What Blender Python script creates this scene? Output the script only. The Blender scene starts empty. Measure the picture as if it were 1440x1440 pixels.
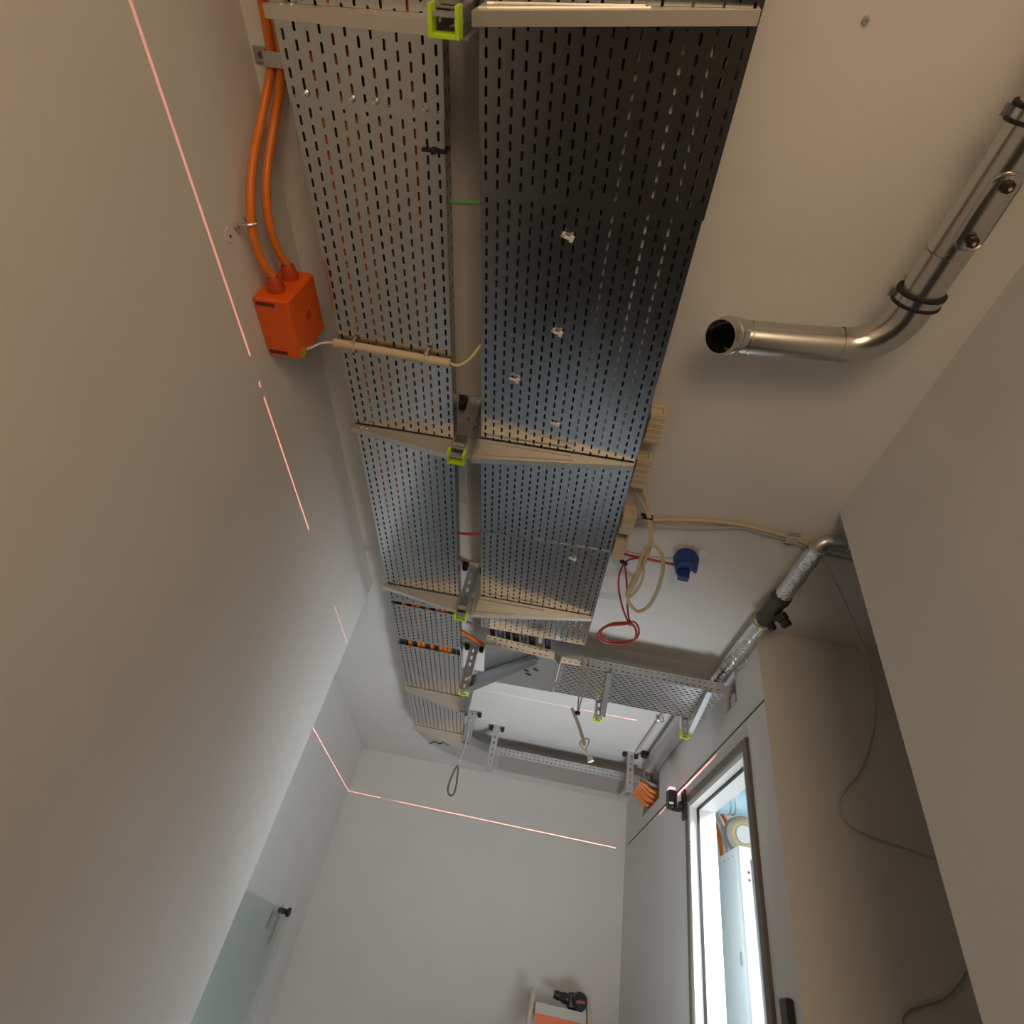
import bpy, math, random
from mathutils import Vector, Matrix
random.seed(7)
scene = bpy.context.scene
COL = scene.collection
H = 0.95          # lens height above the floor; everything is laid out from the lens, then lifted by H

# ------------------------------------------------------------------ camera
cam_data = bpy.data.cameras.new('camera')
cam = bpy.data.objects.new('camera', cam_data)
COL.objects.link(cam)
cam_data.sensor_width = 36.0
cam_data.lens = 796.063 / 1440.0 * 36.0
cam_data.clip_start = 0.02
Rw = ((0.982964520, -0.054134178, 0.175642372),
      (0.167236764, 0.659845118, -0.732554630),
      (-0.076240519, 0.749449072, 0.657657564))
cam.matrix_world = Matrix(((Rw[0][0], -Rw[1][0], -Rw[2][0], 0.0),
                           (Rw[0][1], -Rw[1][1], -Rw[2][1], 0.0),
                           (Rw[0][2], -Rw[1][2], -Rw[2][2], H),
                           (0, 0, 0, 1)))
scene.camera = cam

# ------------------------------------------------------------------ world, lights, exposure
world = bpy.data.worlds.new('world')
scene.world = world
world.use_nodes = True
world.node_tree.nodes['Background'].inputs[0].default_value = (0.8, 0.9, 1.0, 1)
world.node_tree.nodes['Background'].inputs[1].default_value = 0.15
vs = scene.view_settings
vs.view_transform = 'Standard'
vs.look = 'None'
vs.exposure = 0.0
vs.gamma = 1.0
vs.use_curve_mapping = False
scene.cycles.use_light_tree = False      # few lamps: pick them evenly so the thin laser fan is found


def area(name, loc, target, sx, sy, power, color):
    l = bpy.data.lights.new(name, 'AREA')
    l.shape = 'RECTANGLE'
    l.size, l.size_y, l.energy, l.color = sx, sy, power, color
    o = bpy.data.objects.new(name, l)
    COL.objects.link(o)
    o.location = (loc[0], loc[1], loc[2] + H)
    d = Vector(target) - Vector(loc)
    o.rotation_euler = d.to_track_quat('-Z', 'Y').to_euler()
    return o


# recessed panel lamp of the plant room just inside the door, its beam falling through the door on to the floor
lamp = area('plant_room_panel_lamp', (1.95, 3.20, 1.70), (0.10, 4.25, -0.95), 0.6, 0.6, 45.0, (0.88, 0.96, 1.0))
lamp.data.spread = math.radians(75)
area('plant_room_rear_lamp', (2.75, 4.0, 1.74), (2.0, 4.6, 0.0), 0.8, 0.4, 3.0, (0.84, 0.95, 1.0))
# added light at an unseen, made-up plant room window, shining through the door
area('plant_room_added_window_light', (3.68, 3.85, 0.35), (0.0, 3.45, 0.35), 1.7, 1.4, 50.0, (0.90, 0.97, 1.0))
# floodlight standing on the floor by the door, below the picture, tilted up toward the far ceiling
flood = area('floor_floodlight', (0.90, 3.15, -0.30), (-0.1, 4.35, 1.5), 0.6, 0.4, 15.5, (0.92, 0.97, 1.0))
flood.data.spread = math.radians(130)
# warm lamp in the passage behind the photographer
area('passage_warm_lamp', (0.30, -1.9, -0.25), (-0.30, 1.2, 0.8), 1.4, 1.2, 33.0, (1.0, 0.70, 0.43))

# ------------------------------------------------------------------ materials


def new_mat(name):
    m = bpy.data.materials.new(name)
    m.use_nodes = True
    return m, m.node_tree, m.node_tree.nodes['Principled BSDF']


def flat(name, col, rough=0.5, metal=0.0, spec=0.5, var=0.0, scale=30.0, bump=0.0, bscale=80.0):
    m, nt, b = new_mat(name)
    b.inputs['Base Color'].default_value = (*col, 1)
    b.inputs['Roughness'].default_value = rough
    b.inputs['Metallic'].default_value = metal
    b.inputs['Specular IOR Level'].default_value = spec
    tc = nt.nodes.new('ShaderNodeTexCoord')
    if var > 0:
        n = nt.nodes.new('ShaderNodeTexNoise')
        n.inputs['Scale'].default_value = scale
        n.inputs['Detail'].default_value = 4
        nt.links.new(tc.outputs['Object'], n.inputs['Vector'])
        r = nt.nodes.new('ShaderNodeValToRGB')
        r.color_ramp.elements[0].position = 0.3
        r.color_ramp.elements[1].position = 0.7
        r.color_ramp.elements[0].color = (*[c * (1 - var) for c in col], 1)
        r.color_ramp.elements[1].color = (*[min(1, c * (1 + var)) for c in col], 1)
        nt.links.new(n.outputs['Fac'], r.inputs['Fac'])
        nt.links.new(r.outputs['Color'], b.inputs['Base Color'])
    if bump > 0:
        n2 = nt.nodes.new('ShaderNodeTexNoise')
        n2.inputs['Scale'].default_value = bscale
        n2.inputs['Detail'].default_value = 5
        nt.links.new(tc.outputs['Object'], n2.inputs['Vector'])
        bp = nt.nodes.new('ShaderNodeBump')
        bp.inputs['Strength'].default_value = bump
        bp.inputs['Distance'].default_value = 0.004
        nt.links.new(n2.outputs['Fac'], bp.inputs['Height'])
        nt.links.new(bp.outputs['Normal'], b.inputs['Normal'])
    return m


M = {}
M['plaster'] = flat('painted_plaster', (0.74, 0.73, 0.71), 0.85, spec=0.08, var=0.02, scale=3, bump=0.12, bscale=160)
M['ceiling'] = flat('painted_ceiling', (0.76, 0.75, 0.73), 0.85, spec=0.08, var=0.02, scale=3, bump=0.1, bscale=160)
M['floor'] = flat('grey_floor', (0.15, 0.155, 0.16), 0.6, spec=0.2, var=0.15, scale=5, bump=0.1, bscale=40)


def galvanised(name, col, rough, streak=0.08):
    m, nt, b = new_mat(name)
    b.inputs['Metallic'].default_value = 1.0
    tc = nt.nodes.new('ShaderNodeTexCoord')
    n = nt.nodes.new('ShaderNodeTexNoise')
    n.inputs['Scale'].default_value = 2.5
    n.inputs['Detail'].default_value = 3
    nt.links.new(tc.outputs['Object'], n.inputs['Vector'])
    r = nt.nodes.new('ShaderNodeValToRGB')
    r.color_ramp.elements[0].position = 0.25
    r.color_ramp.elements[1].position = 0.75
    r.color_ramp.elements[0].color = (*[c * (1 - streak) for c in col], 1)
    r.color_ramp.elements[1].color = (*[min(1, c * (1 + streak)) for c in col], 1)
    nt.links.new(n.outputs['Fac'], r.inputs['Fac'])
    nt.links.new(r.outputs['Color'], b.inputs['Base Color'])
    n3 = nt.nodes.new('ShaderNodeTexNoise')          # scuffs and dried splashes
    n3.inputs['Scale'].default_value = 16
    n3.inputs['Detail'].default_value = 8
    n3.inputs['Roughness'].default_value = 0.75
    nt.links.new(tc.outputs['Object'], n3.inputs['Vector'])
    r3 = nt.nodes.new('ShaderNodeValToRGB')
    r3.color_ramp.elements[0].position = 0.66
    r3.color_ramp.elements[1].position = 0.72
    nt.links.new(n3.outputs['Fac'], r3.inputs['Fac'])
    mxr = nt.nodes.new('ShaderNodeMath')
    mxr.operation = 'MULTIPLY_ADD'
    mxr.inputs[1].default_value = 0.22
    nt.links.new(r3.outputs['Color'], mxr.inputs[0])
    mr = nt.nodes.new('ShaderNodeMapRange')
    mr.inputs['To Min'].default_value = rough - 0.03
    mr.inputs['To Max'].default_value = rough + 0.04
    nt.links.new(n.outputs['Fac'], mr.inputs['Value'])
    nt.links.new(mr.outputs[0], mxr.inputs[2])
    nt.links.new(mxr.outputs[0], b.inputs['Roughness'])
    return m


M['galv'] = galvanised('galvanised_sheet', (0.58, 0.60, 0.62), 0.21, 0.04)
M['galv_dull'] = galvanised('galvanised_dull', (0.62, 0.63, 0.64), 0.36, 0.05)
M['arm'] = galvanised('zinc_plated_arm', (0.74, 0.71, 0.66), 0.50, 0.04)
M['duct'] = galvanised('duct_steel', (0.60, 0.60, 0.58), 0.24, 0.05)
M['zinc'] = flat('zinc_screw', (0.8, 0.8, 0.8), 0.25, 1.0)
M['foil'] = flat('crinkled_foil', (0.86, 0.87, 0.88), 0.2, 1.0, var=0.05, bump=1.0, bscale=70)
M['orange'] = flat('orange_box_plastic', (0.85, 0.13, 0.008), 0.42, var=0.05, scale=20)
M['orange_dark'] = flat('orange_rubber_gland', (0.48, 0.06, 0.015), 0.5)
M['orange_cable'] = flat('orange_cable_sheath', (0.80, 0.21, 0.02), 0.4, var=0.06, scale=25)
M['slot_dark'] = flat('dark_red_slot', (0.16, 0.02, 0.01), 0.6)
M['lime'] = flat('lime_plastic', (0.52, 0.80, 0.02), 0.4)
M['beige'] = flat('beige_plastic', (0.66, 0.55, 0.40), 0.45)
M['grey_plastic'] = flat('grey_plastic', (0.55, 0.53, 0.48), 0.5)
M['cable_beige'] = flat('beige_cable_sheath', (0.60, 0.50, 0.34), 0.45)
M['cable_grey'] = flat('grey_cable_sheath', (0.50, 0.49, 0.46), 0.45)
M['cable_black'] = flat('black_cable_sheath', (0.02, 0.02, 0.022), 0.45)
M['cable_white'] = flat('white_cable_sheath', (0.78, 0.76, 0.70), 0.45)
M['red'] = flat('red_cable_sheath', (0.42, 0.035, 0.025), 0.4)
M['green'] = flat('green_cable_sheath', (0.10, 0.30, 0.08), 0.4)
M['blue'] = flat('blue_plastic', (0.012, 0.045, 0.24), 0.45)
M['black'] = flat('black_plastic', (0.018, 0.018, 0.02), 0.35)
M['rubber'] = flat('black_rubber', (0.012, 0.012, 0.012), 0.6)
M['white'] = flat('white_plastic', (0.82, 0.82, 0.80), 0.4)
M['white_paint'] = flat('white_lacquer', (0.70, 0.70, 0.69), 0.4)
M['duct_blue'] = flat('pale_blue_duct', (0.42, 0.62, 0.74), 0.35)
M['taupe'] = flat('taupe_door_frame', (0.15, 0.125, 0.105), 0.45)
M['seam'] = flat('dark_joint', (0.10, 0.10, 0.10), 0.7)
M['foam'] = flat('yellow_foam', (0.72, 0.55, 0.28), 0.8, var=0.1, scale=60)
M['wood'] = flat('pale_wood', (0.60, 0.50, 0.36), 0.55, var=0.1, scale=12)
M['tape_red'] = flat('dark_red_print', (0.35, 0.03, 0.05), 0.4)
M['cabinet'] = flat('cabinet_lacquer', (0.74, 0.84, 0.88), 0.35)
M['smoke_glass'] = flat('smoked_glass', (0.16, 0.18, 0.19), 0.1)
m, nt, b = new_mat('green_tinted_glass')
b.inputs['Base Color'].default_value = (0.5, 0.6, 0.55, 1)
b.inputs['Roughness'].default_value = 0.08
trn = nt.nodes.new('ShaderNodeBsdfTransparent')
trn.inputs[0].default_value = (0.93, 0.955, 0.94, 1)
mxs = nt.nodes.new('ShaderNodeMixShader')
mxs.inputs[0].default_value = 0.09
nt.links.new(trn.outputs[0], mxs.inputs[1])
nt.links.new(b.outputs[0], mxs.inputs[2])
nt.links.new(mxs.outputs[0], nt.nodes['Material Output'].inputs['Surface'])
M['glass'] = m
m, nt, b = new_mat('laser_aperture')
b.inputs['Base Color'].default_value = (0.9, 0.2, 0.25, 1)
b.inputs['Emission Color'].default_value = (1.0, 0.16, 0.26, 1)
b.inputs['Emission Strength'].default_value = 5.0
m.cycles.emission_sampling = 'NONE'
M['aperture'] = m
m, nt, b = new_mat('lit_lamp_diffuser')
b.inputs['Emission Color'].default_value = (0.86, 0.95, 1.0, 1)
b.inputs['Emission Strength'].default_value = 3.0
m.cycles.emission_sampling = 'NONE'
M['diffuser'] = m

# ------------------------------------------------------------------ mesh helpers


class MB:
    def __init__(s):
        s.v, s.f = [], []

    def add(s, vs_, fs):
        n = len(s.v)
        s.v += [tuple(p) for p in vs_]
        s.f += [tuple(i + n for i in f) for f in fs]
        return s

    def box(s, x0, x1, y0, y1, z0, z1, c=0.0):
        if c <= 0:
            vv = [(x, y, z) for z in (z0, z1) for y in (y0, y1) for x in (x0, x1)]
            ff = [(0, 2, 3, 1), (4, 5, 7, 6), (0, 1, 5, 4), (2, 6, 7, 3), (0, 4, 6, 2), (1, 3, 7, 5)]
            return s.add(vv, ff)
        poly = [(x0 + c, y0), (x1 - c, y0), (x1, y0 + c), (x1, y1 - c), (x1 - c, y1), (x0 + c, y1), (x0, y1 - c), (x0, y0 + c)]
        cx, cy = (x0 + x1) / 2, (y0 + y1) / 2
        kx, ky = (x1 - x0 - 2 * c) / (x1 - x0), (y1 - y0 - 2 * c) / (y1 - y0)
        small = [(cx + (x - cx) * kx, cy + (y - cy) * ky) for x, y in poly]
        rings = [[(x, y, z0) for x, y in small], [(x, y, z0 + c) for x, y in poly], [(x, y, z1 - c) for x, y in poly], [(x, y, z1) for x, y in small]]
        return s.rings(rings)

    def rings(s, rings, caps=True, closed=False):
        n = len(rings[0])
        vv = [p for r in rings for p in r]
        ff = []
        m_ = len(rings)
        for i in range(m_ if closed else m_ - 1):
            a, b_ = i * n, ((i + 1) % m_) * n
            for j in range(n):
                k = (j + 1) % n
                ff.append((a + j, a + k, b_ + k, b_ + j))
        if caps and not closed:
            ff.append(tuple(range(n - 1, -1, -1)))
            ff.append(tuple((m_ - 1) * n + j for j in range(n)))
        return s.add(vv, ff)

    def obox(s, c, ax, ay, az, hx, hy, hz):
        c, ax, ay, az = Vector(c), Vector(ax).normalized(), Vector(ay).normalized(), Vector(az).normalized()
        vv = [c + ax * (hx * i) + ay * (hy * j) + az * (hz * k) for k in (-1, 1) for j in (-1, 1) for i in (-1, 1)]
        ff = [(0, 2, 3, 1), (4, 5, 7, 6), (0, 1, 5, 4), (2, 6, 7, 3), (0, 4, 6, 2), (1, 3, 7, 5)]
        return s.add(vv, ff)

    def prism(s, pts, ext):
        e = Vector(ext)
        p = [Vector(q) for q in pts]
        n = len(p)
        vv = p + [q + e for q in p]
        ff = [tuple(range(n - 1, -1, -1)), tuple(range(n, 2 * n))]
        for i in range(n):
            j = (i + 1) % n
            ff.append((i, j, n + j, n + i))
        return s.add(vv, ff)

    def tube(s, pts, r, n=8, smooth=0, closed=False, caps=True, hollow=0.0):
        p = [Vector(q) for q in pts]
        if smooth:
            p = catmull(p, smooth, closed)
        m_ = len(p)
        rr = r if callable(r) else (lambda t: r)
        tang = []
        for i in range(m_):
            if closed:
                t = p[(i + 1) % m_] - p[i - 1]
            else:
                t = p[min(i + 1, m_ - 1)] - p[max(i - 1, 0)]
            tang.append(t.normalized())
        up = Vector((0, 0, 1)) if abs(tang[0].z) < 0.9 else Vector((1, 0, 0))
        nrm = (up - tang[0] * up.dot(tang[0])).normalized()
        rings = []
        for i in range(m_):
            nrm = (nrm - tang[i] * nrm.dot(tang[i])).normalized()
            bi = tang[i].cross(nrm)
            R_ = rr(i / max(1, m_ - 1))
            rings.append([p[i] + (nrm * math.cos(2 * math.pi * k / n) + bi * math.sin(2 * math.pi * k / n)) * R_ for k in range(n)])
        if hollow > 0:
            inner = []
            for i in range(m_):
                c = p[i]
                inner.append([c + (q - c) * hollow for q in rings[i]])
            return s.rings(rings + inner[::-1], closed=True)
        return s.rings(rings, caps=caps, closed=closed)

    def cyl(s, a, b_, r, n=16, r2=None):
        a, b_ = Vector(a), Vector(b_)
        d = (b_ - a).normalized()
        u = d.orthogonal().normalized()
        w = d.cross(u)
        r2 = r if r2 is None else r2
        R1 = [a + (u * math.cos(2 * math.pi * k / n) + w * math.sin(2 * math.pi * k / n)) * r for k in range(n)]
        R2 = [b_ + (u * math.cos(2 * math.pi * k / n) + w * math.sin(2 * math.pi * k / n)) * r2 for k in range(n)]
        return s.rings([R1, R2])

    def lathe(s, a, d, prof, n=20, closed=True):
        a, d = Vector(a), Vector(d).normalized()
        u = d.orthogonal().normalized()
        w = d.cross(u)
        rings = []
        for t, r in prof:
            rings.append([a + d * t + (u * math.cos(2 * math.pi * k / n) + w * math.sin(2 * math.pi * k / n)) * r for k in range(n)])
        return s.rings(rings, caps=not closed, closed=closed)

    def perf(s, o, du, dv, L, W, pu, pv, sl, sw, stagger=True, skip=None):
        """sheet with long slots along du; o = corner, pu/pv = pitches, sl/sw = slot length and width"""
        o, du, dv = Vector(o), Vector(du).normalized(), Vector(dv).normalized()
        nv = max(1, int(round(W / pv)))
        pv = W / nv
        P = lambda u, v: o + du * u + dv * v
        a, c, hb = sl / 2 - sw * 0.35, sw * 0.35, sw / 2
        for j in range(nv):
            v0, v1 = j * pv, (j + 1) * pv
            vc = (v0 + v1) / 2
            u = 0.0
            off = pu / 2 if (stagger and j % 2) else 0.0
            if off > 0:
                s.add([P(0, v0), P(off, v0), P(off, v1), P(0, v1)], [(0, 1, 2, 3)])
            u = off
            i = 0
            while u + pu <= L + 1e-6:
                if skip and skip(i, j, u, vc):
                    s.add([P(u, v0), P(u + pu, v0), P(u + pu, v1), P(u, v1)], [(0, 1, 2, 3)])
                else:
                    uc = u + pu / 2
                    vv = [P(u, v0), P(u + pu, v0), P(u + pu, v1), P(u, v1),
                          P(uc - a, vc - hb), P(uc + a, vc - hb), P(uc + a + c, vc - hb * .45), P(uc + a + c, vc + hb * .45),
                          P(uc + a, vc + hb), P(uc - a, vc + hb), P(uc - a - c, vc + hb * .45), P(uc - a - c, vc - hb * .45)]
                    s.add(vv, [(0, 1, 5, 4), (1, 2, 8, 7, 6, 5), (2, 3, 9, 8), (3, 0, 4, 11, 10, 9)])
                u += pu
                i += 1
            if L - u > 1e-5:
                s.add([P(u, v0), P(L, v0), P(L, v1), P(u, v1)], [(0, 1, 2, 3)])
        return s

    def build(s, name, mat, parent=None, smooth=False, solid=0.0, bevel=0.0, label=None):
        me = bpy.data.meshes.new(name)
        off = Vector(parent.get('_o', (0, 0, 0))) if parent is not None else None
        if parent is None:
            xs = [p[0] for p in s.v]; ys = [p[1] for p in s.v]; zs = [p[2] for p in s.v]
            off = Vector(((min(xs) + max(xs)) / 2, (min(ys) + max(ys)) / 2, min(zs)))
        me.from_pydata([tuple(Vector(p) - off) for p in s.v], [], s.f)
        me.validate()
        me.update()
        import bmesh
        bm = bmesh.new()
        bm.from_mesh(me)
        if solid > 0:
            bmesh.ops.remove_doubles(bm, verts=bm.verts, dist=1e-5)
        bmesh.ops.recalc_face_normals(bm, faces=bm.faces)
        bm.to_mesh(me)
        bm.free()
        o = bpy.data.objects.new(name, me)
        COL.objects.link(o)
        me.materials.append(M[mat] if isinstance(mat, str) else mat)
        if smooth:
            for p in me.polygons:
                p.use_smooth = True
            me.set_sharp_from_angle(angle=math.radians(40))
        if solid > 0:
            md = o.modifiers.new('sheet', 'SOLIDIFY')
            md.thickness = solid
            md.offset = 0
        if bevel > 0:
            md = o.modifiers.new('edge', 'BEVEL')
            md.width = bevel
            md.segments = 2
            md.limit_method = 'ANGLE'
        if parent is None:
            o.location = off
            o['_o'] = tuple(off)
        else:
            o.parent = parent
            o['_o'] = tuple(off)
        if label:
            o['label'] = label
        return o


def catmull(p, k, closed=False):
    out = []
    n = len(p)
    segs = n if closed else n - 1
    for i in range(segs):
        if closed:
            a, b_, c, d = p[i - 1], p[i], p[(i + 1) % n], p[(i + 2) % n]
        else:
            a, b_, c, d = p[max(i - 1, 0)], p[i], p[i + 1], p[min(i + 2, n - 1)]
        for j in range(k):
            t = j / k
            out.append(0.5 * ((2 * b_) + (c - a) * t + (2 * a - 5 * b_ + 4 * c - d) * t * t + (3 * b_ - a - 3 * c + d) * t ** 3))
    if not closed:
        out.append(p[-1])
    return out


def thing(name, label, cat, loc, group=None):
    o = bpy.data.objects.new(name, None)
    o.empty_display_size = 0.05
    COL.objects.link(o)
    o.location = loc
    o['_o'] = tuple(loc)
    o['label'] = label
    o['category'] = cat
    if group:
        o['group'] = group
    return o


def tag(o, label, cat, group=None):
    o['label'] = label
    o['category'] = cat
    if group:
        o['group'] = group
    return o


def struct(o):
    o['kind'] = 'structure'
    return o


# ------------------------------------------------------------------ the setting
ZC, ZF = 1.80, -H
XL, XR, YF = -1.02, 1.166, 6.10
XD, XD2 = 1.185, 1.32            # door wall, both faces

struct(MB().box(-2.4, 4.2, -2.9, 7.2, ZF - 0.1, ZF).build('floor', 'floor'))
struct(MB().box(-2.4, 4.2, -2.9, 7.2, ZC, ZC + 0.12).build('ceiling', 'ceiling'))
struct(MB().box(-1.70, XL, -2.7, 2.905, ZF, ZC).build('wall_left', 'plaster'))
struct(MB().box(-1.70, -1.555, 2.905, YF, ZF, ZC).build('wall_recess_left', 'plaster'))
struct(MB().box(-1.70, XD2, YF, YF + 0.15, ZF, ZC).build('wall_far', 'plaster'))
struct(MB().box(XR, XR + 0.15, -2.7, 1.70, ZF, ZC).build('wall_right', 'plaster'))
struct(MB().box(-1.70, 3.9, -2.85, -2.7, ZF, ZC).build('wall_rear', 'plaster'))
struct(MB().box(XR + 0.15, 3.9, 1.58, 1.70, ZF, ZC).build('wall_side_near', 'plaster'))
struct(MB().box(XD2, 3.75, 2.68, 2.80, ZF, ZC).build('wall_side_passage', 'plaster'))
struct(MB().box(3.75, 3.9, 1.70, 5.6, ZF, ZC).build('wall_side_end', 'plaster'))
struct(MB().box(XD2, 3.75, 5.45, 5.6, ZF, ZC).build('wall_plant_room_back', 'plaster'))
t = MB().box(-.50, 1.05, -.9, 2.5, ZF + .001, ZF + .006).build('added_floor_mat', flat('dark_mat', (.045, .042, .038), .8, var=.2, scale=30), None)  # unseen mat added to darken what the wide tray reflects
tag(t, 'added dark mat on the near floor, darkening the tray reflections', 'mat')
w_ = thing('added_window_1', 'added unseen white framed window in the end wall of the bright room', 'window', (3.72, 3.85, -.4))  # frame added around the made-up window light, out of view
w_['kind'] = 'structure'
mb = MB()
mb.box(3.70, 3.76, 2.95, 3.0, -.40, 1.10)
mb.box(3.70, 3.76, 4.70, 4.75, -.40, 1.10)
mb.box(3.70, 3.76, 3.0, 4.70, 1.05, 1.10)
mb.box(3.70, 3.76, 3.0, 4.70, -.40, -.35)
mb.build('window_frame', 'white_paint', w_, bevel=.003)
MB().box(3.735, 3.740, 3.0, 4.70, -.35, 1.05).build('pane', 'glass', w_)
# wall with the door and two openings for trays
DY0, DY1, DZ = 2.925, 4.045, 1.30
ycut = [2.68, DY0 + .045, 3.035, 3.235, DY1 - .045, 4.80, 5.42, YF]
zcut = [ZF, DZ - .045, 1.50, 1.545, 1.735, 1.79, ZC]
mb = MB()
for i in range(len(ycut) - 1):
    for k in range(len(zcut) - 1):
        yc, zc = (ycut[i] + ycut[i + 1]) / 2, (zcut[k] + zcut[k + 1]) / 2
        if DY0 + .04 < yc < DY1 - .04 and zc < DZ - .04:
            continue
        if 3.035 < yc < 3.235 and 1.545 < zc < 1.735:
            mb.box(XD2 - .02, XD2, ycut[i], ycut[i + 1], zcut[k], zcut[k + 1])  # added back plate keeps the bright room's light out of the opening
            continue
        if 4.80 < yc < 5.42 and 1.50 < zc < 1.79:
            mb.box(XD2 - .02, XD2, ycut[i], ycut[i + 1], zcut[k], zcut[k + 1])  # same light-blocking plate behind the far opening
            continue
        mb.box(XD, XD2, ycut[i], ycut[i + 1], zcut[k], zcut[k + 1])
struct(mb.build('wall_door', 'plaster'))
t = MB().box(XD - 0.002, XD + 0.002, 2.682, 5.98, 1.392, 1.402).build('trim_1', 'seam')
struct(t)

# ---- door frame (open doorway): casing, white lining, seal
d = thing('door_1', 'open doorway with taupe metal casing and white lining into the bright room', 'door', (XD, 3.48, ZF))
d['kind'] = 'structure'
mb = MB()
cw = 0.05
mb.box(XD - .018, XD + .03, DY0, DY0 + cw, ZF, DZ)
mb.box(XD - .018, XD + .03, DY1 - cw, DY1, ZF, DZ)
mb.box(XD - .018, XD + .03, DY0 + cw, DY1 - cw, DZ - cw, DZ)
mb.build('casing', 'taupe', d, bevel=0.003)
mb = MB()
mb.box(XD - .010, XD + .045, DY0 + cw, DY0 + cw + .03, ZF, DZ - cw)
mb.box(XD - .010, XD + .045, DY1 - cw - .03, DY1 - cw, ZF, DZ - cw)
mb.box(XD - .010, XD + .045, DY0 + cw + .03, DY1 - cw - .03, DZ - cw - .03, DZ - cw)
mb.build('stop', 'white_paint', d, bevel=0.002)
mb = MB()
mb.box(XD + .036, XD + .05, DY0 + cw + .03, DY0 + cw + .037, ZF, DZ - cw - .03)
mb.box(XD + .036, XD + .05, DY1 - cw - .042, DY1 - cw - .03, ZF, DZ - cw - .03)
mb.box(XD + .036, XD + .05, DY0 + cw + .037, DY1 - cw - .042, DZ - cw - .042, DZ - cw - .03)
mb.build('seal', 'rubber', d)
mb = MB()
mb.box(XD + .046, XD2 + .02, DY0 + cw - .005, DY0 + cw + .018, ZF, DZ - cw)
mb.box(XD + .046, XD2 + .02, DY1 - cw - .036, DY1 - cw + .005, ZF, DZ - cw)
mb.box(XD + .046, XD2 + .02, DY0 + cw + .018, DY1 - cw - .036, DZ - cw - .036, DZ - cw + .005)
mb.build('lining', 'white_paint', d, bevel=0.002)
for k in range(5):
    MB().cyl((XD - .012, DY1 - cw - .014, 1.02 - k * .022), (XD - .0095, DY1 - cw - .014, 1.02 - k * .022), .0035, 8).build('screw_hole', 'seam', d)

t = thing('card_reader', 'black upright card reader on the wall beside the door casing', 'card reader', (XD, 2.785, 0.03))
MB().box(XD - .030, XD, 2.745, 2.815, 0.03, 0.245, .006).build('housing', 'black', t)
MB().box(XD - .033, XD - .028, 2.757, 2.803, 0.06, 0.12, .001).build('keypad', 'rubber', t)

# ------------------------------------------------------------------ perforated trays
ZL, ZR = 1.62, 1.652
SH = 0.06


def tray(name, label, cat, o, du, dv, L, W, z, pu, pv, sl, sw, group=None, flange=0.0375, mat='galv', stagger=True, sides=(1, 1), lip=True):
    """du = run direction, dv = across, o = (x, y) of one lower corner"""
    du, dv = Vector((*du, 0)).normalized(), Vector((*dv, 0)).normalized()
    O = Vector((*o, z))
    c = O + du * (L / 2) + dv * (W / 2)
    t = thing(name, label, cat, tuple(c), group)
    MB().perf(O, du, dv, L, W, pu, pv, sl, sw, stagger).build('base', mat, t, solid=0.0015)
    for s_, p in ((0, O), (1, O + dv * W)):
        if sides[s_]:
            m_ = MB().perf(p, du, (0, 0, 1), L, SH, flange, SH / 2, flange * .45, .006, False)
            if lip:
                q = p + Vector((0, 0, SH))
                e = dv * (0.012 if s_ == 0 else -0.012)
                m_.add([q, q + du * L, q + du * L + e, q + e], [(0, 1, 2, 3)])
            m_.build('side_wall', mat, t, solid=0.0015)
    return t


# narrow tray along the wall
XN0, XN1 = -0.838, -0.440
WN = XN1 - XN0
GN = 'narrow tray sections along the white wall'
for (y0, y1, dz, lab) in ((-0.55, 0.425, -.003, 'narrow perforated steel tray section nearest the camera, screwed over the next one'),
                          (0.405, 2.765, 0.0, 'long narrow perforated steel tray section beside the orange junction box'),
                          (2.795, 3.20, 0.0, 'short narrow tray section with gaps showing orange cables at both ends'),
                          (3.265, 4.62, -.004, 'narrow perforated tray section leading into the curved far corner piece')):
    e_ = -dz
    tray('cable_tray', lab, 'cable tray', (XN0 - e_, y0), (0, 1), (1, 0), y1 - y0, WN + 2 * e_, ZL + dz, .0372, .0312, .0225, .0068, GN)
# wide tray, very slightly askew
uw = Vector((0.0150, 1.0)).normalized()
vw = Vector((1.0, -0.0150)).normalized()
GW = 'wide tray sections beside the narrow tray'


def wide_at(y):
    return (-0.3575 + 0.0150 * y, y)


for (y0, y1, dz, lab) in ((-0.55, 0.60, -.003, 'wide perforated steel tray section nearest the camera, dark underside'),
                          (0.585, 2.06, 0.0, 'wide perforated steel tray section with white tie ends, crossing the golden bracket arm'),
                          (2.045, 2.925, -.003, 'wide perforated steel tray section ending at the branch toward the door wall')):
    e_ = -dz
    q = wide_at(y0)
    tray('cable_tray', lab, 'cable tray', (q[0] - e_, q[1] + .015 * e_), uw, vw, (y1 - y0), 0.602 + 2 * e_, ZR + dz, .0372, .0320, .0225, .0068, GW)

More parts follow.
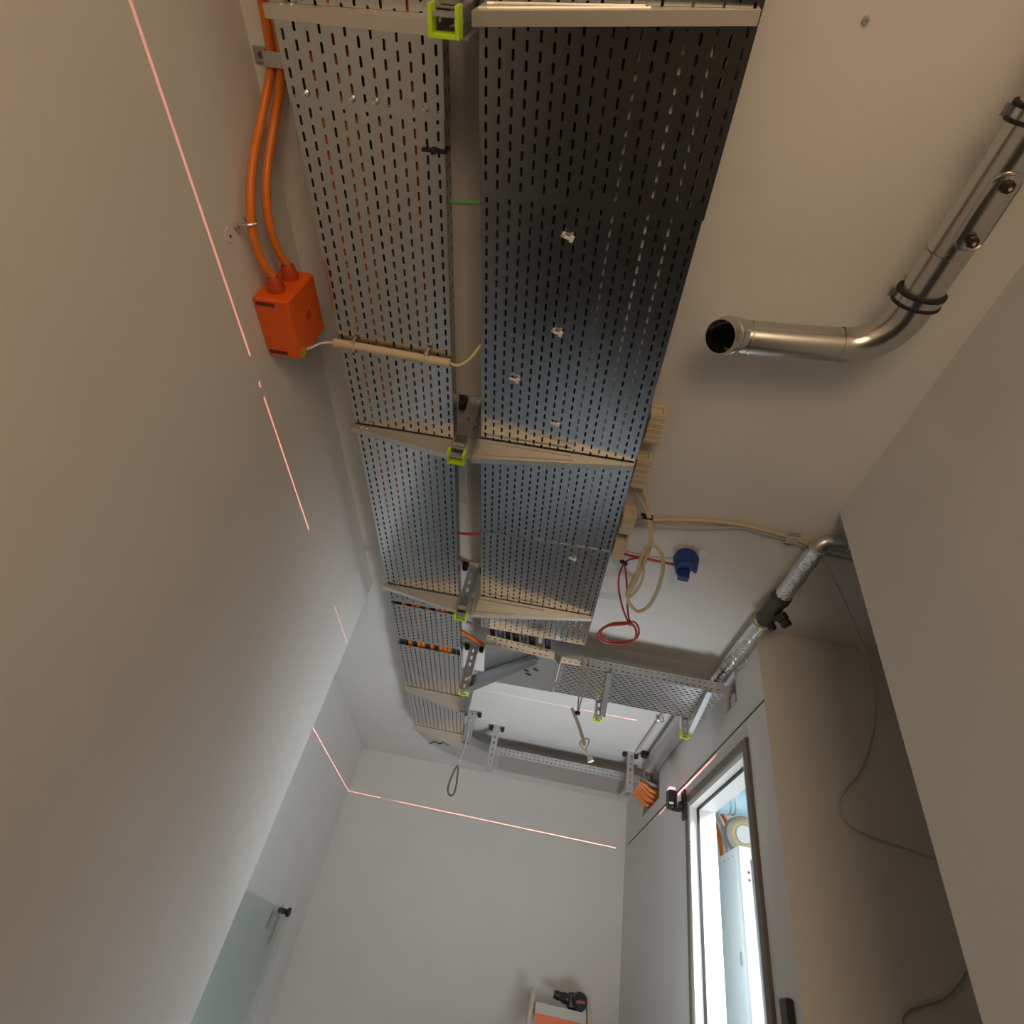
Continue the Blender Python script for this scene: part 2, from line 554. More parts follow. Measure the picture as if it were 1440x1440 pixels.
# curved corner of the narrow tray
cc, ri, ro = Vector((-0.135, 4.625)), 0.305, 0.70
t = thing('tray_bend', 'smooth curved corner tray piece joining narrow tray to far cross tray', 'tray bend', (-.5, 4.95, ZL))
mb, n = MB(), 18
arc = [(cc.x - math.cos(a) * ro, cc.y + math.sin(a) * ro) for a in [math.pi / 2 * k / n for k in range(n + 1)]]
arci = [(cc.x - math.cos(a) * ri, cc.y + math.sin(a) * ri) for a in [math.pi / 2 * k / n for k in range(n + 1)]]
for k in range(n):
    mb.add([(*arc[k], ZL), (*arc[k + 1], ZL), (*arci[k + 1], ZL), (*arci[k], ZL)], [(0, 1, 2, 3)])
mb.build('base', 'galv_dull', t, solid=0.0015)
for A in (arc, arci):
    mb = MB()
    for k in range(n):
        mb.add([(*A[k], ZL), (*A[k + 1], ZL), (*A[k + 1], ZL + SH), (*A[k], ZL + SH)], [(0, 1, 2, 3)])
    mb.build('side_wall', 'galv_dull', t, solid=0.0015)
sq = [(-0.7357, 5.0067, 1.618), (-0.6813, 4.9248, 1.618), (-0.6455, 4.956, 1.618), (-0.606, 4.8997, 1.618), (-0.57, 4.9306, 1.618), (-0.5256, 4.8886, 1.618)]
MB().tube(sq, .005, 6, 3).build('marker_scribble', 'cable_black', t, label='black handwritten marker squiggle')

# far cross tray
t = tray('cross_tray', 'far perforated tray crossing in front of the end wall', 'cable tray', (-.135, 4.93), (1, 0), (0, 1), 1.19, .395, ZL, .036, .022, .022, .007, flange=.036, mat='galv_dull')

# branch toward the door wall
ZB = 1.57
t = tray('branch_tray', 'perforated branch tray running to the opening above the door wall', 'cable tray', (.175, 3.022), (1, 0), (0, 1), .94, .40, ZB, .040, .0267, .025, .0085, flange=.034, mat='galv_dull')
t = thing('branch_adapter', 'plain grey steel branch plate with bent corner joining wide tray to branch tray', 'tray plate', (-.05, 3.2, ZB))
mb = MB()
pl = [(-.275, 2.965), (.13, 3.0), (.17, 3.05), (.17, 3.425), (-.275, 3.44)]
mb.add([(x, y, ZB - .003) for x, y in pl], [(0, 1, 2, 3, 4)])
mb.build('plate', 'galv_dull', t, solid=.0015)
MB().perf((-.275, 2.965, ZB - .003), (.405, .035, 0), (0, 0, 1), .4065, .06, .034, .03, .015, .006, False).build('side_wall', 'galv_dull', t, solid=.0015)
MB().perf((.13, 3.0, ZB - .003), (.04, .05, 0), (0, 0, 1), .064, .05, .032, .025, .015, .006, False).build('bent_corner', 'galv_dull', t, solid=.0015)
for x0 in (-.272, .135):
    MB().perf((x0, 2.985 if x0 < 0 else 3.06, ZB - .0055), (0, 1, 0), (1, 0, 0), .44 if x0 < 0 else .36, .03, .036, .03, .018, .008, False).build('joint_strip', 'galv_dull', t, solid=.0015)
for q in ((-.02, 3.19), (.04, 3.16), (.0, 3.24)):
    MB().obox((q[0], q[1], ZB - .0065), (1, .6, 0), (-.6, 1, 0), (0, 0, 1), .018, .005, .002).build('knock_out', 'cable_black', t)

# ------------------------------------------------------------------ hanger brackets


def stem(t, x, y, zb, w=.05, dp=.045, mat='galv_dull', slot=True):
    h = ZC - zb
    if slot:
        MB().perf((x - w / 2, y - dp / 2, zb), (0, 0, 1), (1, 0, 0), h, w, .05, w, .026, .013, False).build('stem_face', mat, t, solid=.003)
    else:
        MB().box(x - w / 2, x + w / 2, y - dp / 2, y - dp / 2 + .003, zb, ZC).build('stem_face', mat, t)
    for s_ in (-1, 1):
        MB().perf((x + s_ * w / 2, y - dp / 2, zb), (0, 0, 1), (0, 1, 0), h, dp, .05, dp, .022, .011, False).build('stem_side', mat, t, solid=.003)


def foot(t, x, y, w=.13, blk=True):
    MB().box(x - w / 2, x + w / 2, y - .04, y + .04, ZC - .008, ZC).build('foot_plate', 'galv_dull', t)
    for s_ in (-1, 1):
        if blk:
            MB().box(x + s_ * (w / 2 - .016) - .014, x + s_ * (w / 2 - .016) + .014, y - .02, y + .02, ZC - .034, ZC - .008, .004).build('anchor_nut', 'rubber', t)


def cap(t, x, y, zb, w=.066, dp=.055, h=.03):
    mb = MB()
    a = .009
    mb.box(x - w / 2, x - w / 2 + a, y - dp / 2, y + dp / 2, zb - .006, zb + h)
    mb.box(x + w / 2 - a, x + w / 2, y - dp / 2, y + dp / 2, zb - .006, zb + h)
    mb.box(x - w / 2 + a, x + w / 2 - a, y + dp / 2 - a, y + dp / 2, zb - .006, zb + h)
    e = mb.build('end_cap', 'lime', t, bevel=.0015)
    e['label'] = 'lime green plastic end cap'
    mb = MB()
    mb.box(x - w / 2 + a, x + w / 2 - a, y - dp / 2 + .012, y - dp / 2 + .020, zb - .002, zb + .016)
    mb.build('clip', 'zinc', e)


def arm(t, a, b_, zt, hr, ht, fl=.03, rib=False, mat='arm', side=1):
    """cantilever arm from root a to tip b (x, y), top at zt, heights at root and tip; flanges turned to one side"""
    a3, b3 = Vector((*a, 0)), Vector((*b_, 0))
    d_ = (b3 - a3).normalized()
    nrm = Vector((-d_.y, d_.x, 0))
    if side != 0:
        if (nrm.y < 0) == (side > 0) and abs(nrm.y) > .3:
            nrm = -nrm
    z = Vector((0, 0, 1))
    top_a, top_b = a3 + z * zt, b3 + z * zt
    bot_a, bot_b = a3 + z * (zt - hr), b3 + z * (zt - ht)
    th = .003
    mb = MB()
    mb.prism([top_a, top_b, bot_b, bot_a], nrm * th)
    mb.prism([bot_a + nrm * th, bot_b + nrm * th, bot_b + nrm * fl, bot_a + nrm * fl], z * th)
    mb.prism([top_a + nrm * th, top_b + nrm * th, top_b + nrm * fl, top_a + nrm * fl], -z * th)
    o = mb.build('arm', mat, t)
    if rib:
        L = (b3 - a3).length
        P = lambda s_, k: a3 + d_ * (L * s_) + z * (zt - (hr + (ht - hr) * s_) * k) - nrm * .002
        MB().tube([P(.60, .28), P(.3, .20), P(.05, .16), P(.025, .3), P(.02, .72), P(.05, .82), P(.3, .80), P(.62, .74)], .0035, 6, 2).build('rib', mat, o)
    return o


BR = ((.213, .200, .165, .222, .232, .115, 'tapered double bracket at the top of the picture, nearest the camera'),
      (1.433, 1.477, 1.477, 1.477, 1.477, .115, 'tapered double bracket with golden sheen, next to the beige conduit'),
      (2.548, 2.593, 2.593, 2.593, 2.593, .125, 'tapered double bracket beyond the red wire, where the narrow tray has its first gap'))
XS = -.392
for (y, yr0, yr1, yl0, yl1, hr, lab) in BR:
    t = thing('tray_bracket', lab, 'bracket', (XS, y, 1.467), 'double brackets carrying both trays')
    stem(t, XS, y + .004, 1.50)
    foot(t, XS, y)
    cap(t, XS, y, 1.467)
    mb = MB()
    for k in range(7):
        z = 1.515 + k * .0068
        mb.box(XS - .021, XS + .021, y - .036, y - .022, z, z + .0036)
    mb.box(XS - .021, XS + .021, y - .030, y - .022, 1.512, 1.565)
    mb.build('ribbed_clamp', 'galv', t)
    yh = y + .029
    MB().box(XS - .046, XS + .042, yh, yh + .005, 1.512, ZL - .004).build('head_plate', 'galv_dull', t)
    arm(t, (XS + .043, yr0), (wide_at(y)[0] + .602 - .003, yr1), ZR - .0075, hr, .016, fl=.026, rib=True, mat='arm')
    arm(t, (XS - .047, yl0), (XN0 - .012, yl1), ZL - .0065, .085, .020, fl=.026, mat='arm')
    for k, (bx, bz) in enumerate(((XN0 + .03, ZL - .017), (XN0 + .055, ZL - .019))):
        MB().cyl((bx, yl1, bz), (bx, yl1 - .006, bz), .006, 8).build('bolt', 'zinc', t)

# hanger with diagonal arm under the branch plate
t = thing('diagonal_bracket', 'perforated hanger with lime end and diagonal arm under the branch plate', 'bracket', (-.39, 3.46, 1.47))
stem(t, -.385, 3.46, 1.475, .055, .05)
foot(t, -.385, 3.46)
cap(t, -.385, 3.46, 1.462, .06, .05)
arm(t, (-.355, 3.46), (.05, 3.0), ZB - .011, .09, .03, fl=.045, side=-1, mat='galv')
# single hangers of the narrow tray
for (x, y, zb, lab) in ((-.394, 3.85, 1.50, 'single hanger behind the diagonal bracket, arm under the narrow tray'),
                        (-.394, 4.585, 1.545, 'single hanger at the start of the curved tray corner')):
    t = thing('tray_hanger', lab, 'bracket', (x, y, zb), 'single hangers of the narrow tray')
    stem(t, x, y, zb, .062, .045)
    foot(t, x, y, .15)
    MB().box(x - .034, x + .02, y + .023, y + .028, zb, ZL - .006).build('head_plate', 'galv_dull', t)
    arm(t, (x - .02, y + .03), (XN0 - .012, y + .03), ZL - .007, .11, .025)
# hangers of the branch tray
for (xr, xt, lab) in ((.470, .425, 'hanger with lime end under the middle of the branch tray, beside the dangling wires'),
                      (1.008, .992, 'brightly lit hanger with lime end under the branch tray near the door wall')):
    t = thing('branch_hanger', lab, 'bracket', (xr, 3.46, 1.47), 'hangers of the branch tray')
    stem(t, xr, 3.465, 1.475, .04, .04)
    foot(t, xr, 3.465, .12)
    cap(t, xr, 3.46, 1.462, .052, .045)
    arm(t, (xr + .015, 3.45), (xt + .015, 3.0), ZB - .003, .085, .02, fl=.030, side=0, mat='galv_dull')
# hangers of the far cross tray
for (x, y, zb, lab) in ((-.185, 4.80, 1.43, 'slotted upright hanger in front of the far cross tray, beside the curved corner'),
                        (.945, 4.80, 1.485, 'slotted upright hanger in front of the far cross tray, near the orange cable opening')):
    t = thing('slotted_hanger', lab, 'bracket', (x, y, zb), 'hangers of the far cross tray')
    stem(t, x, y, zb, .05, .045)
    foot(t, x, y, .13)
    arm(t, (x + .02, y + .02), (x + .02, 5.31), ZL - .003, .09, .03, fl=.03, side=0)

# ------------------------------------------------------------------ cables lying in the trays
def cable(name, label, cat, pts, r, mat, group=None, n=7, smooth=3):
    return tag(MB().tube(pts, r, n, smooth).build(name, mat, None, smooth=True), label, cat, group)


random.seed(11)
ORD = ('first second third fourth fifth sixth seventh eighth ninth tenth eleventh twelfth thirteenth fourteenth fifteenth sixteenth seventeenth eighteenth nineteenth twentieth').split()
kinds = 'kkokookokoookk'
for i in range(14):
    x = -.8235 + .0283 * i
    w = [(x, -0.6 + 5.2 * k / 9, ZL + .017 + random.uniform(0, .003)) for k in range(10)]
    if kinds[i] == 'o':
        cable('cable', 'orange cable inside the narrow tray, %s cable from the white wall' % ORD[i], 'cable', w, .0132, 'orange_cable', 'orange cables in the narrow tray')
    else:
        cable('cable', 'black cable inside the narrow tray, %s cable from the white wall' % ORD[i], 'cable', w, .0132, 'cable_black', 'black cables in the narrow tray')
for i in range(20):  # black ones added to imitate the shade seen through the slots
    u_ = .021 + .0293 * i
    w = []
    for k in range(9):
        y = -0.6 + 3.3 * k / 8
        q = wide_at(y)
        w.append((q[0] + u_, y, ZR + .018 + random.uniform(0, .003)))
    if i in (12, 15, 17):
        cable('cable', 'pale beige cable inside the wide tray, %s cable from the tray gap' % ORD[i], 'cable', w, .0138, 'cable_white', 'beige cables in the wide tray')
    else:
        cable('cable', 'added black cable darkening the wide tray slots, %s cable from the tray gap' % ORD[i], 'cable', w, .0138, 'cable_black', 'added black cables darkening the wide tray slots')
for i in range(11):  # added to stand in for the shaded space above the branch tray
    y = 3.05 + .0335 * i
    cable('cable', 'added black cable darkening the branch tray slots, %s from the side nearest the camera' % ORD[i], 'cable', [(.20, y, ZB + .019), (.7, y, ZB + .020), (1.10, y, ZB + .019)], .0155, 'cable_black', 'added black cables darkening the branch tray slots')
# cables bending down from wide tray into the branch
for i in range(8):
    x = -.262 + .047 * i
    mt = ('cable_black', 'foil', 'cable_black', 'cable_black', 'foil', 'cable_black', 'cable_grey', 'cable_black')[i]
    lab = {'cable_black': 'black cable bending from wide tray end on to branch plate', 'foil': 'shiny foil cable bending from wide tray end on to branch plate',
           'cable_grey': 'grey cable bending from wide tray end on to branch plate'}[mt]
    dx = random.uniform(-.004, .004)
    cable('cable', lab + ', %s from gap' % ORD[i], 'cable', [(x, 2.79, ZR + .075), (x + dx, 2.90, ZR + .060), (x + .5 * dx + .02, 3.02, ZB + .075), (x + .05, 3.12, ZB + .035), (x + .06, 3.3, ZB + .020)], .015 + .004 * (i % 2), mt, 'cables entering the branch')
cable('cable', 'orange cable crossing the gap between trays near the branch', 'cable', [(-0.453, 3.1095, 1.7), (-0.3791, 3.1527, 1.69), (-0.2951, 3.2024, 1.68)], .012, 'orange_cable')
cable('wire', 'green wire crossing the gap between narrow and wide trays', 'wire', [(-.46, .632, 1.665), (-.40, .625, 1.655), (-.345, .62, 1.665)], .0055, 'green')
cable('wire', 'red wire crossing the gap between narrow and wide trays', 'wire', [(-.455, 2.12, 1.668), (-.39, 2.10, 1.66), (-.32, 2.09, 1.668)], .0065, 'red')
cable('wire', 'thin grey wire hanging along the narrow tray edge behind the lime cap', 'wire', [(-0.3629, 1.4822, 1.5), (-0.378, 1.7052, 1.57), (-0.3835, 1.9962, 1.6)], .0028, 'cable_grey')

# ------------------------------------------------------------------ orange junction box and its cables
t = thing('junction_box', 'orange junction box with two glands on the white wall', 'junction box', (-.965, 1.0, 1.47))
MB().box(-1.018, -.908, .901, 1.103, 1.470, 1.666, .004).build('body', 'orange', t)
MB().box(-.909, -.905, .905, 1.099, 1.474, 1.662, .0015).build('lid', 'orange', t)
for (gx, gz) in ((-.965, 1.528), (-.958, 1.612)):
    g_ = MB().lathe((gx, .903, gz), (0, -1, 0), [(0, .0), (0, .026), (.018, .027), (.024, .023), (.040, .022), (.046, .017), (.046, 0)], 16).build('gland', 'orange_dark', t, smooth=True)
for y in (.912, 1.080):
    MB().box(-1.010, -.950, y, y + .012, 1.4685, 1.4705).build('screw_slot', 'slot_dark', t)
t2 = MB().obox((-.9045, 1.0, 1.575), (0, 1, 0), (0, 0, 1), (1, 0, 0), .012, .017, .0004).build('print_mark', 'orange_dark', t)
MB().obox((-.906, 1.085, 1.49), (0, 1, 0), (0, 0, 1), (1, 0, 0), .014, .016, .002).build('warning_sticker', flat('yellow_sticker', (.7, .42, .03), .5), t)
cable('cable', 'orange cable rising from lower gland of junction box along the wall', 'cable',
      [(-.965, .856, 1.528), (-.975, .82, 1.516), (-.985, .74, 1.515), (-.985, .66, 1.545), (-.985, .58, 1.605), (-.98, .50, 1.69), (-.965, .42, 1.755), (-.952, .37, 1.772), (-.945, .26, 1.775), (-.942, .0, 1.775), (-.942, -.5, 1.775)], .0125, 'orange_cable', None, 10, 5)
cable('cable', 'orange cable rising from upper gland of junction box along the wall', 'cable',
      [(-.958, .856, 1.612), (-.965, .82, 1.598), (-.972, .74, 1.592), (-.975, .65, 1.625), (-.970, .57, 1.68), (-.955, .49, 1.735), (-.935, .42, 1.765), (-.922, .36, 1.773), (-.912, .26, 1.775), (-.910, .0, 1.775), (-.910, -.5, 1.775)], .0125, 'orange_cable', None, 10, 5)
t = thing('cable_saddle', 'grey metal saddle clamping two orange cables at the ceiling', 'cable clamp', (-.928, .365, 1.76))
MB().box(-.965, -.890, .350, .385, 1.752, 1.757).build('strap', 'galv_dull', t, bevel=.001)
for s_ in (-1, 1):
    mb = MB()
    xo = -.928 + s_ * .038
    mb.box(xo - .002, xo + .002, .350, .385, 1.757, 1.797)
    mb.box(min(xo, xo + s_ * .045), max(xo, xo + s_ * .045), .350, .385, 1.793, 1.798)
    mb.build('lug', 'galv', t)
    MB().cyl((xo + s_ * .024, .368, 1.793), (xo + s_ * .024, .368, 1.788), .008, 10).build('screw', 'seam', t)
t = thing('cable_clip', 'small dark metal clip holding the outer orange cable to the wall', 'cable clamp', (-1.0, .70, 1.525))
MB().tube([(-1.018, .70, 1.505), (-.985, .70, 1.507), (-.967, .70, 1.528), (-.985, .70, 1.546), (-1.018, .70, 1.548)], .004, 6, 3).build('band', 'galv_dull', t)
MB().cyl((-1.018, .70, 1.49), (-1.005, .70, 1.49), .007, 8).build('screw', 'zinc', t)
MB().box(-1.0215, -1.0188, .86, 1.06, 1.39, 1.44).build('plaster_patch', 'plaster')
tag(bpy.data.objects['plaster_patch'], 'faint filled patch on the white wall below the orange box', 'patch')
t = thing('wall_plug', 'small drilled wall plug with smudge beside the orange cables', 'wall plug', (-1.02, .712, 1.455))
MB().cyl((-1.022, .712, 1.458), (-1.0175, .712, 1.458), .020, 14).build('filler', 'ceiling', t)
MB().cyl((-1.022, .716, 1.458), (-1.016, .716, 1.458), .0045, 8).build('hole', 'seam', t)

# beige conduit under the narrow tray
t = thing('conduit', 'beige plastic conduit strapped under the narrow tray', 'conduit', (-.64, 1.11, 1.58))
MB().tube([(-.846, 1.105, 1.597), (-.437, 1.119, 1.597)], .0145, 14, hollow=.75).build('pipe', 'beige', t, smooth=True)
for x in (-.772, -.515):
    c_ = MB().tube([(x, 1.128, 1.617), (x, 1.130, 1.597), (x, 1.112, 1.578), (x, 1.094, 1.597), (x, 1.090, 1.617)], .004, 6, 3).build('clamp', 'zinc', t)
    MB().cyl((x, 1.085, 1.612), (x, 1.085, 1.585), .007, 8).build('screw', 'zinc', c_)
cable('wire', 'thin pale wire from the orange box into the conduit', 'wire', [(-.915, 1.085, 1.50), (-.90, 1.095, 1.53), (-.88, 1.10, 1.575), (-.846, 1.105, 1.595)], .004, 'cable_white')
cable('wire', 'pale wire curling from the conduit up into the wide tray', 'wire', [(-.437, 1.119, 1.597), (-.41, 1.125, 1.60), (-.375, 1.11, 1.63), (-.335, 1.06, 1.68)], .0055, 'cable_beige')

# tie ends and screws on the tray undersides
for k, (x, y, lab) in enumerate(((-.098, .676, 'largest white tie end under the wide tray'), (-.094, .974, 'white cross-shaped tie end under the wide tray'),
                                 (-.222, 1.177, 'white tie end under the wide tray, nearest the tray gap'), (-.059, 1.343, 'white tie end just before the golden bracket arm'),
                                 (.113, 2.128, 'white tie end under the wide tray beyond the golden bracket'))):
    t = thing('cable_tie', lab, 'cable tie', (x, y, ZR - .02), 'white cable ties under the wide tray')
    MB().obox((x, y, ZR - .012), (1, .25, 0), (-.25, 1, 0), (0, 0, 1), .016, .0035, .0025).build('strap', 'white', t)
    MB().obox((x + .013, y + .003, ZR - .010), (1, .25, 0), (-.25, 1, 0), (0, 0, 1), .0055, .008, .005).build('head', 'white', t)
    if k in (0, 1, 4):
        MB().obox((x - .012, y - .008, ZR - .012), (.6, -1, 0), (1, .6, 0), (0, 0, 1), .008, .003, .0025).build('tail', 'white', t)
t = thing('cable_tie', 'black cable tie wrapped round the edge of the narrow tray', 'cable tie', (-.45, .495, 1.61))
MB().box(-.500, -.436, .490, .497, 1.612, 1.616).build('strap', 'rubber', t)
MB().box(-.475, -.463, .487, .501, 1.609, 1.617).build('head', 'rubber', t)
MB().box(-.438, -.434, .490, .497, 1.612, 1.66).build('tail', 'rubber', t)
for k, (x, y) in enumerate(((-.794, .400), (-.673, .400), (-.613, .400), (-.485, .403))):
    t = MB().lathe((x, y, 1.6155), (0, 0, -1), [(0, 0), (0, .009), (.004, .008), (.008, .0045), (.014, .0045), (.014, 0)], 10).build('screw', 'zinc', None)
    tag(t, 'shiny round screw on the narrow tray joint, %s from the white wall' % ORD[k], 'screw', 'screws on the narrow tray joint')

# ------------------------------------------------------------------ ventilation duct
t = thing('duct', 'galvanised round ventilation duct with elbow and open end below the ceiling', 'duct', (.87, .8, 1.60))
RD = .053
zc = 1.675
MB().tube([(.925, -.45, zc + .005), (.905, .35, zc), (.893, .735, zc)], RD, 28, caps=False).build('pipe', 'duct', t, smooth=True)
el = []
for k in range(13):
    a = math.pi / 2 * k / 12
    el.append((.893 - .135 + .135 * math.cos(a), .765 + .135 * math.sin(a), zc))
el = [(.893, .70, zc)] + el
MB().tube(el, RD * 1.015, 28, caps=False).build('elbow', 'duct', t, smooth=True)
MB().tube([(.775, .900, zc), (.62, .912, zc), (.475, .920, zc)], RD, 28, caps=False).build('pipe', 'duct', t, smooth=True)
en = []
for k in range(7):
    a = math.radians(52) * k / 6
    en.append((.478 - .075 * math.sin(a), .920 - .015 * k / 6, zc - .075 * (1 - math.cos(a))))
e = MB().tube(en, RD * 1.02, 28, hollow=.96).build('end_elbow', 'duct', t, smooth=True)
dE = (Vector(en[-1]) - Vector(en[-2])).normalized()
pE = Vector(en[-1])
MB().lathe(pE - dE * .01, dE, [(0, RD * 1.0), (0, RD * 1.09), (.006, RD * 1.09), (.010, RD * 1.02), (.022, RD * 1.0), (.040, RD * .98), (.040, RD * .93), (0, RD * .93)], 28).build('collar', 'duct', e, smooth=True)
MB().lathe((.500, .919, zc), (-1, 0, 0), [(0, RD), (0, RD * 1.05), (.008, RD * 1.05), (.008, RD)], 28).build('seam_bead', 'duct', t, smooth=True)
MB().lathe((.893, .60, zc), (0, 1, 0), [(0, RD), (0, RD * 1.02), (.003, RD * 1.02), (.003, RD)], 28).build('seam_bead', 'duct', t, smooth=True)
for (y, x) in ((.725, .893), (.295, .908)):
    cl = MB().lathe((x, y - .016, zc), (0, 1, 0), [(0, RD), (0, RD * 1.16), (.032, RD * 1.16), (.032, RD)], 28).build('pipe_clamp', 'galv', t, smooth=True)
    for o_ in (-.018, .010):
        MB().lathe((x, y + o_, zc), (0, 1, 0), [(0, RD), (0, RD * 1.22), (.008, RD * 1.22), (.008, RD)], 28).build('rubber_lining', 'rubber', cl, smooth=True)
    for s_ in (-1, 1):
        MB().box(x + s_ * (RD + .014) - .010, x + s_ * (RD + .014) + .010, y - .012, y + .012, zc + .01, zc + .024).build('bolt_lug', 'galv_dull', cl)
    MB().cyl((x, y, zc + RD), (x, y, ZC), .005, 8).build('hanger_rod', 'galv_dull', cl)
# inspection cover on the duct
mb = MB()
cy0, cy1, hw = .425, .545, .030
ang0 = math.radians(-92)
def on_duct(a, y, r): return (.903 + math.cos(ang0 + a) * r, y, zc + math.sin(ang0 + a) * r)
outl = []
for k in range(9):
    th = math.pi * k / 8
    outl.append((math.cos(th) * .62, cy1 + math.sin(th) * hw * .9))
for k in range(9):
    th = math.pi + math.pi * k / 8
    outl.append((math.cos(th) * .62, cy0 + math.sin(th) * hw * .9))
ring0 = [on_duct(a, y, RD * 1.0) for a, y in outl]
ring1 = [on_duct(a, y, RD * 1.10) for a, y in outl]
ring2 = [on_duct(a * .85, cy0 + (y - cy0) * .96 + .003, RD * 1.12) for a, y in outl]
mb.rings([ring0, ring1, ring2])
cv = mb.build('inspection_cover', 'duct', t, smooth=True)
MB().tube([on_duct(a, y, RD * 1.06) for a, y in outl], .0042, 6, 1, closed=True).build('cover_rim', 'duct', cv, smooth=True)
for y in (cy0 - .002, cy1 + .002):
    p = Vector(on_duct(0, y, RD * 1.11))
    nn = Vector((math.cos(ang0), 0, math.sin(ang0)))
    MB().lathe(p, nn, [(0, 0), (0, .013), (.006, .015), (.014, .013), (.016, .005), (.016, 0)], 7).build('wing_knob', flat('dark_red_knob', (.03, .010, .010), .5), cv)
    MB().cyl(p + nn * .015, p + nn * .021, .0045, 8).build('knob_screw', 'zinc', cv)
t = MB().lathe((.503, .182, ZC), (0, 0, -1), [(0, 0), (0, .009), (.004, .008), (.010, .004), (.010, 0)], 10).build('ceiling_screw', 'galv_dull', None)
tag(t, 'small lone screw in the ceiling above the duct', 'screw')

# ------------------------------------------------------------------ ceiling clips, loops and cables right of the wide tray
for k, (y0, y1, lab) in enumerate(((1.30, 1.44, 'beige ceiling cable holder just before the golden bracket tip'), (1.53, 1.69, 'beige ceiling cable holder just past the golden bracket tip'),
                                   (1.87, 1.995, 'beige ceiling cable holder where two beige cables leave'), (2.05, 2.185, 'beige ceiling cable holder where the red cables leave'))):
    xo = .315 + (.012 if k > 1 else 0)
    t = thing('cable_holder', lab, 'cable holder', (xo, (y0 + y1) / 2, 1.735), 'beige cable holders along the wide tray')
    MB().box(xo - .028, xo + .028, y0, y1, 1.782, 1.799, .002).build('base', 'beige', t)
    mb = MB()
    mb.box(xo + .016, xo + .028, y0, y1, 1.735, 1.783)
    mb.box(xo - .028, xo + .028, y0, y1, 1.730, 1.737)
    mb.build('hook', 'beige', t, bevel=.002)
    for j in range(5):
        y = y0 + (y1 - y0) * (j + .5) / 5
        MB().box(xo - .029, xo + .030, y - .004, y + .004, 1.727, 1.785).build('rib', 'beige', t)

cable('cable', 'beige cable hanging in a knotted loop beside the wide tray', 'cable',
      [(0.3413, 1.7146, 1.785), (0.3739, 1.7605, 1.755), (0.4092, 1.8418, 1.71), (0.4354, 1.9229, 1.66), (0.4268, 2.0175, 1.61), (0.4095, 2.1229, 1.57), (0.398, 2.2196, 1.545), (0.4254, 2.2676, 1.53), (0.4674, 2.2898, 1.525), (0.5021, 2.2233, 1.53), (0.5129, 2.1073, 1.55), (0.5061, 2.0044, 1.57), (0.4848, 1.9323, 1.59), (0.4472, 1.8927, 1.61), (0.4193, 1.918, 1.62), (0.4066, 1.9705, 1.61), (0.4091, 2.05, 1.59), (0.4001, 2.1229, 1.56), (0.3902, 2.1979, 1.545)], .0085, 'cable_beige', None, 8, 4)
cable('cable', 'thinner beige cable doubled inside the knotted loop', 'cable',
      [(0.2973, 1.7382, 1.785), (0.3506, 1.7806, 1.76), (0.3914, 1.8197, 1.72), (0.4151, 1.878, 1.68), (0.4303, 1.9401, 1.64), (0.4241, 2.005, 1.6), (0.4367, 2.0721, 1.58), (0.4334, 2.1413, 1.56), (0.406, 2.2094, 1.54), (0.3871, 2.1989, 1.545), (0.3886, 2.1613, 1.56), (0.4038, 2.0848, 1.59), (0.4195, 2.0008, 1.62)], .0060, 'cable_beige', None, 8, 4)
t = thing('cable_tie', 'small black tie holding the beige loop together', 'cable tie', [(0.3903, 1.8268, 1.705)][0])
c_ = Vector([(0.3984, 1.836, 1.715)][0])
MB().obox(c_, (1, .1, 0), (0, 1, .3), (0, 0, 1), .022, .005, .014).build('strap', 'rubber', t)
MB().obox(c_ + Vector((-.026, -.01, 0)), (1, .1, 0), (0, 1, .3), (0, 0, 1), .006, .010, .004).build('tail', 'rubber', t)
cable('cable', 'upper beige cable arching along the ceiling to the foil pipe', 'cable',
      [(0.3397, 1.9706, 1.785), (0.3785, 1.9526, 1.787), (0.5079, 1.9101, 1.788), (0.688, 1.8732, 1.788), (0.8581, 1.8679, 1.788), (1.0541, 1.8938, 1.787), (1.1754, 1.9243, 1.785), (1.3377, 1.9409, 1.785)], .0085, 'cable_beige', None, 8, 4)
cable('cable', 'lower beige cable arching along the ceiling to the foil pipe', 'cable',
      [(0.3468, 2.0048, 1.785), (0.3849, 1.9815, 1.787), (0.5049, 1.9613, 1.788), (0.6581, 1.9309, 1.788), (0.817, 1.8837, 1.788), (0.9135, 1.8917, 1.787), (1.0637, 1.9167, 1.787), (1.1878, 1.9521, 1.785), (1.3538, 1.9735, 1.785)], .0065, 'cable_grey', None, 8, 4)
t = thing('ring_clip', 'dark ring clip fixing beige cables to the ceiling', 'cable clamp', [(1.0355, 1.866, 1.76)][0])
c_ = Vector([(1.0462, 1.8864, 1.775)][0])
MB().box(c_.x - .026, c_.x + .026, c_.y - .020, c_.y + .020, c_.z - .012, c_.z - .002, .002).build('plate', 'grey_plastic', t)
for s_ in (-1, 1):
    MB().tube([(c_.x - .018, c_.y + s_ * .028 - .008, c_.z), (c_.x + .018, c_.y + s_ * .028 - .008, c_.z), (c_.x + .018, c_.y + s_ * .028 + .010, c_.z), (c_.x - .018, c_.y + s_ * .028 + .010, c_.z)], .0035, 6, 3, closed=True).build('ring', 'galv_dull', t)
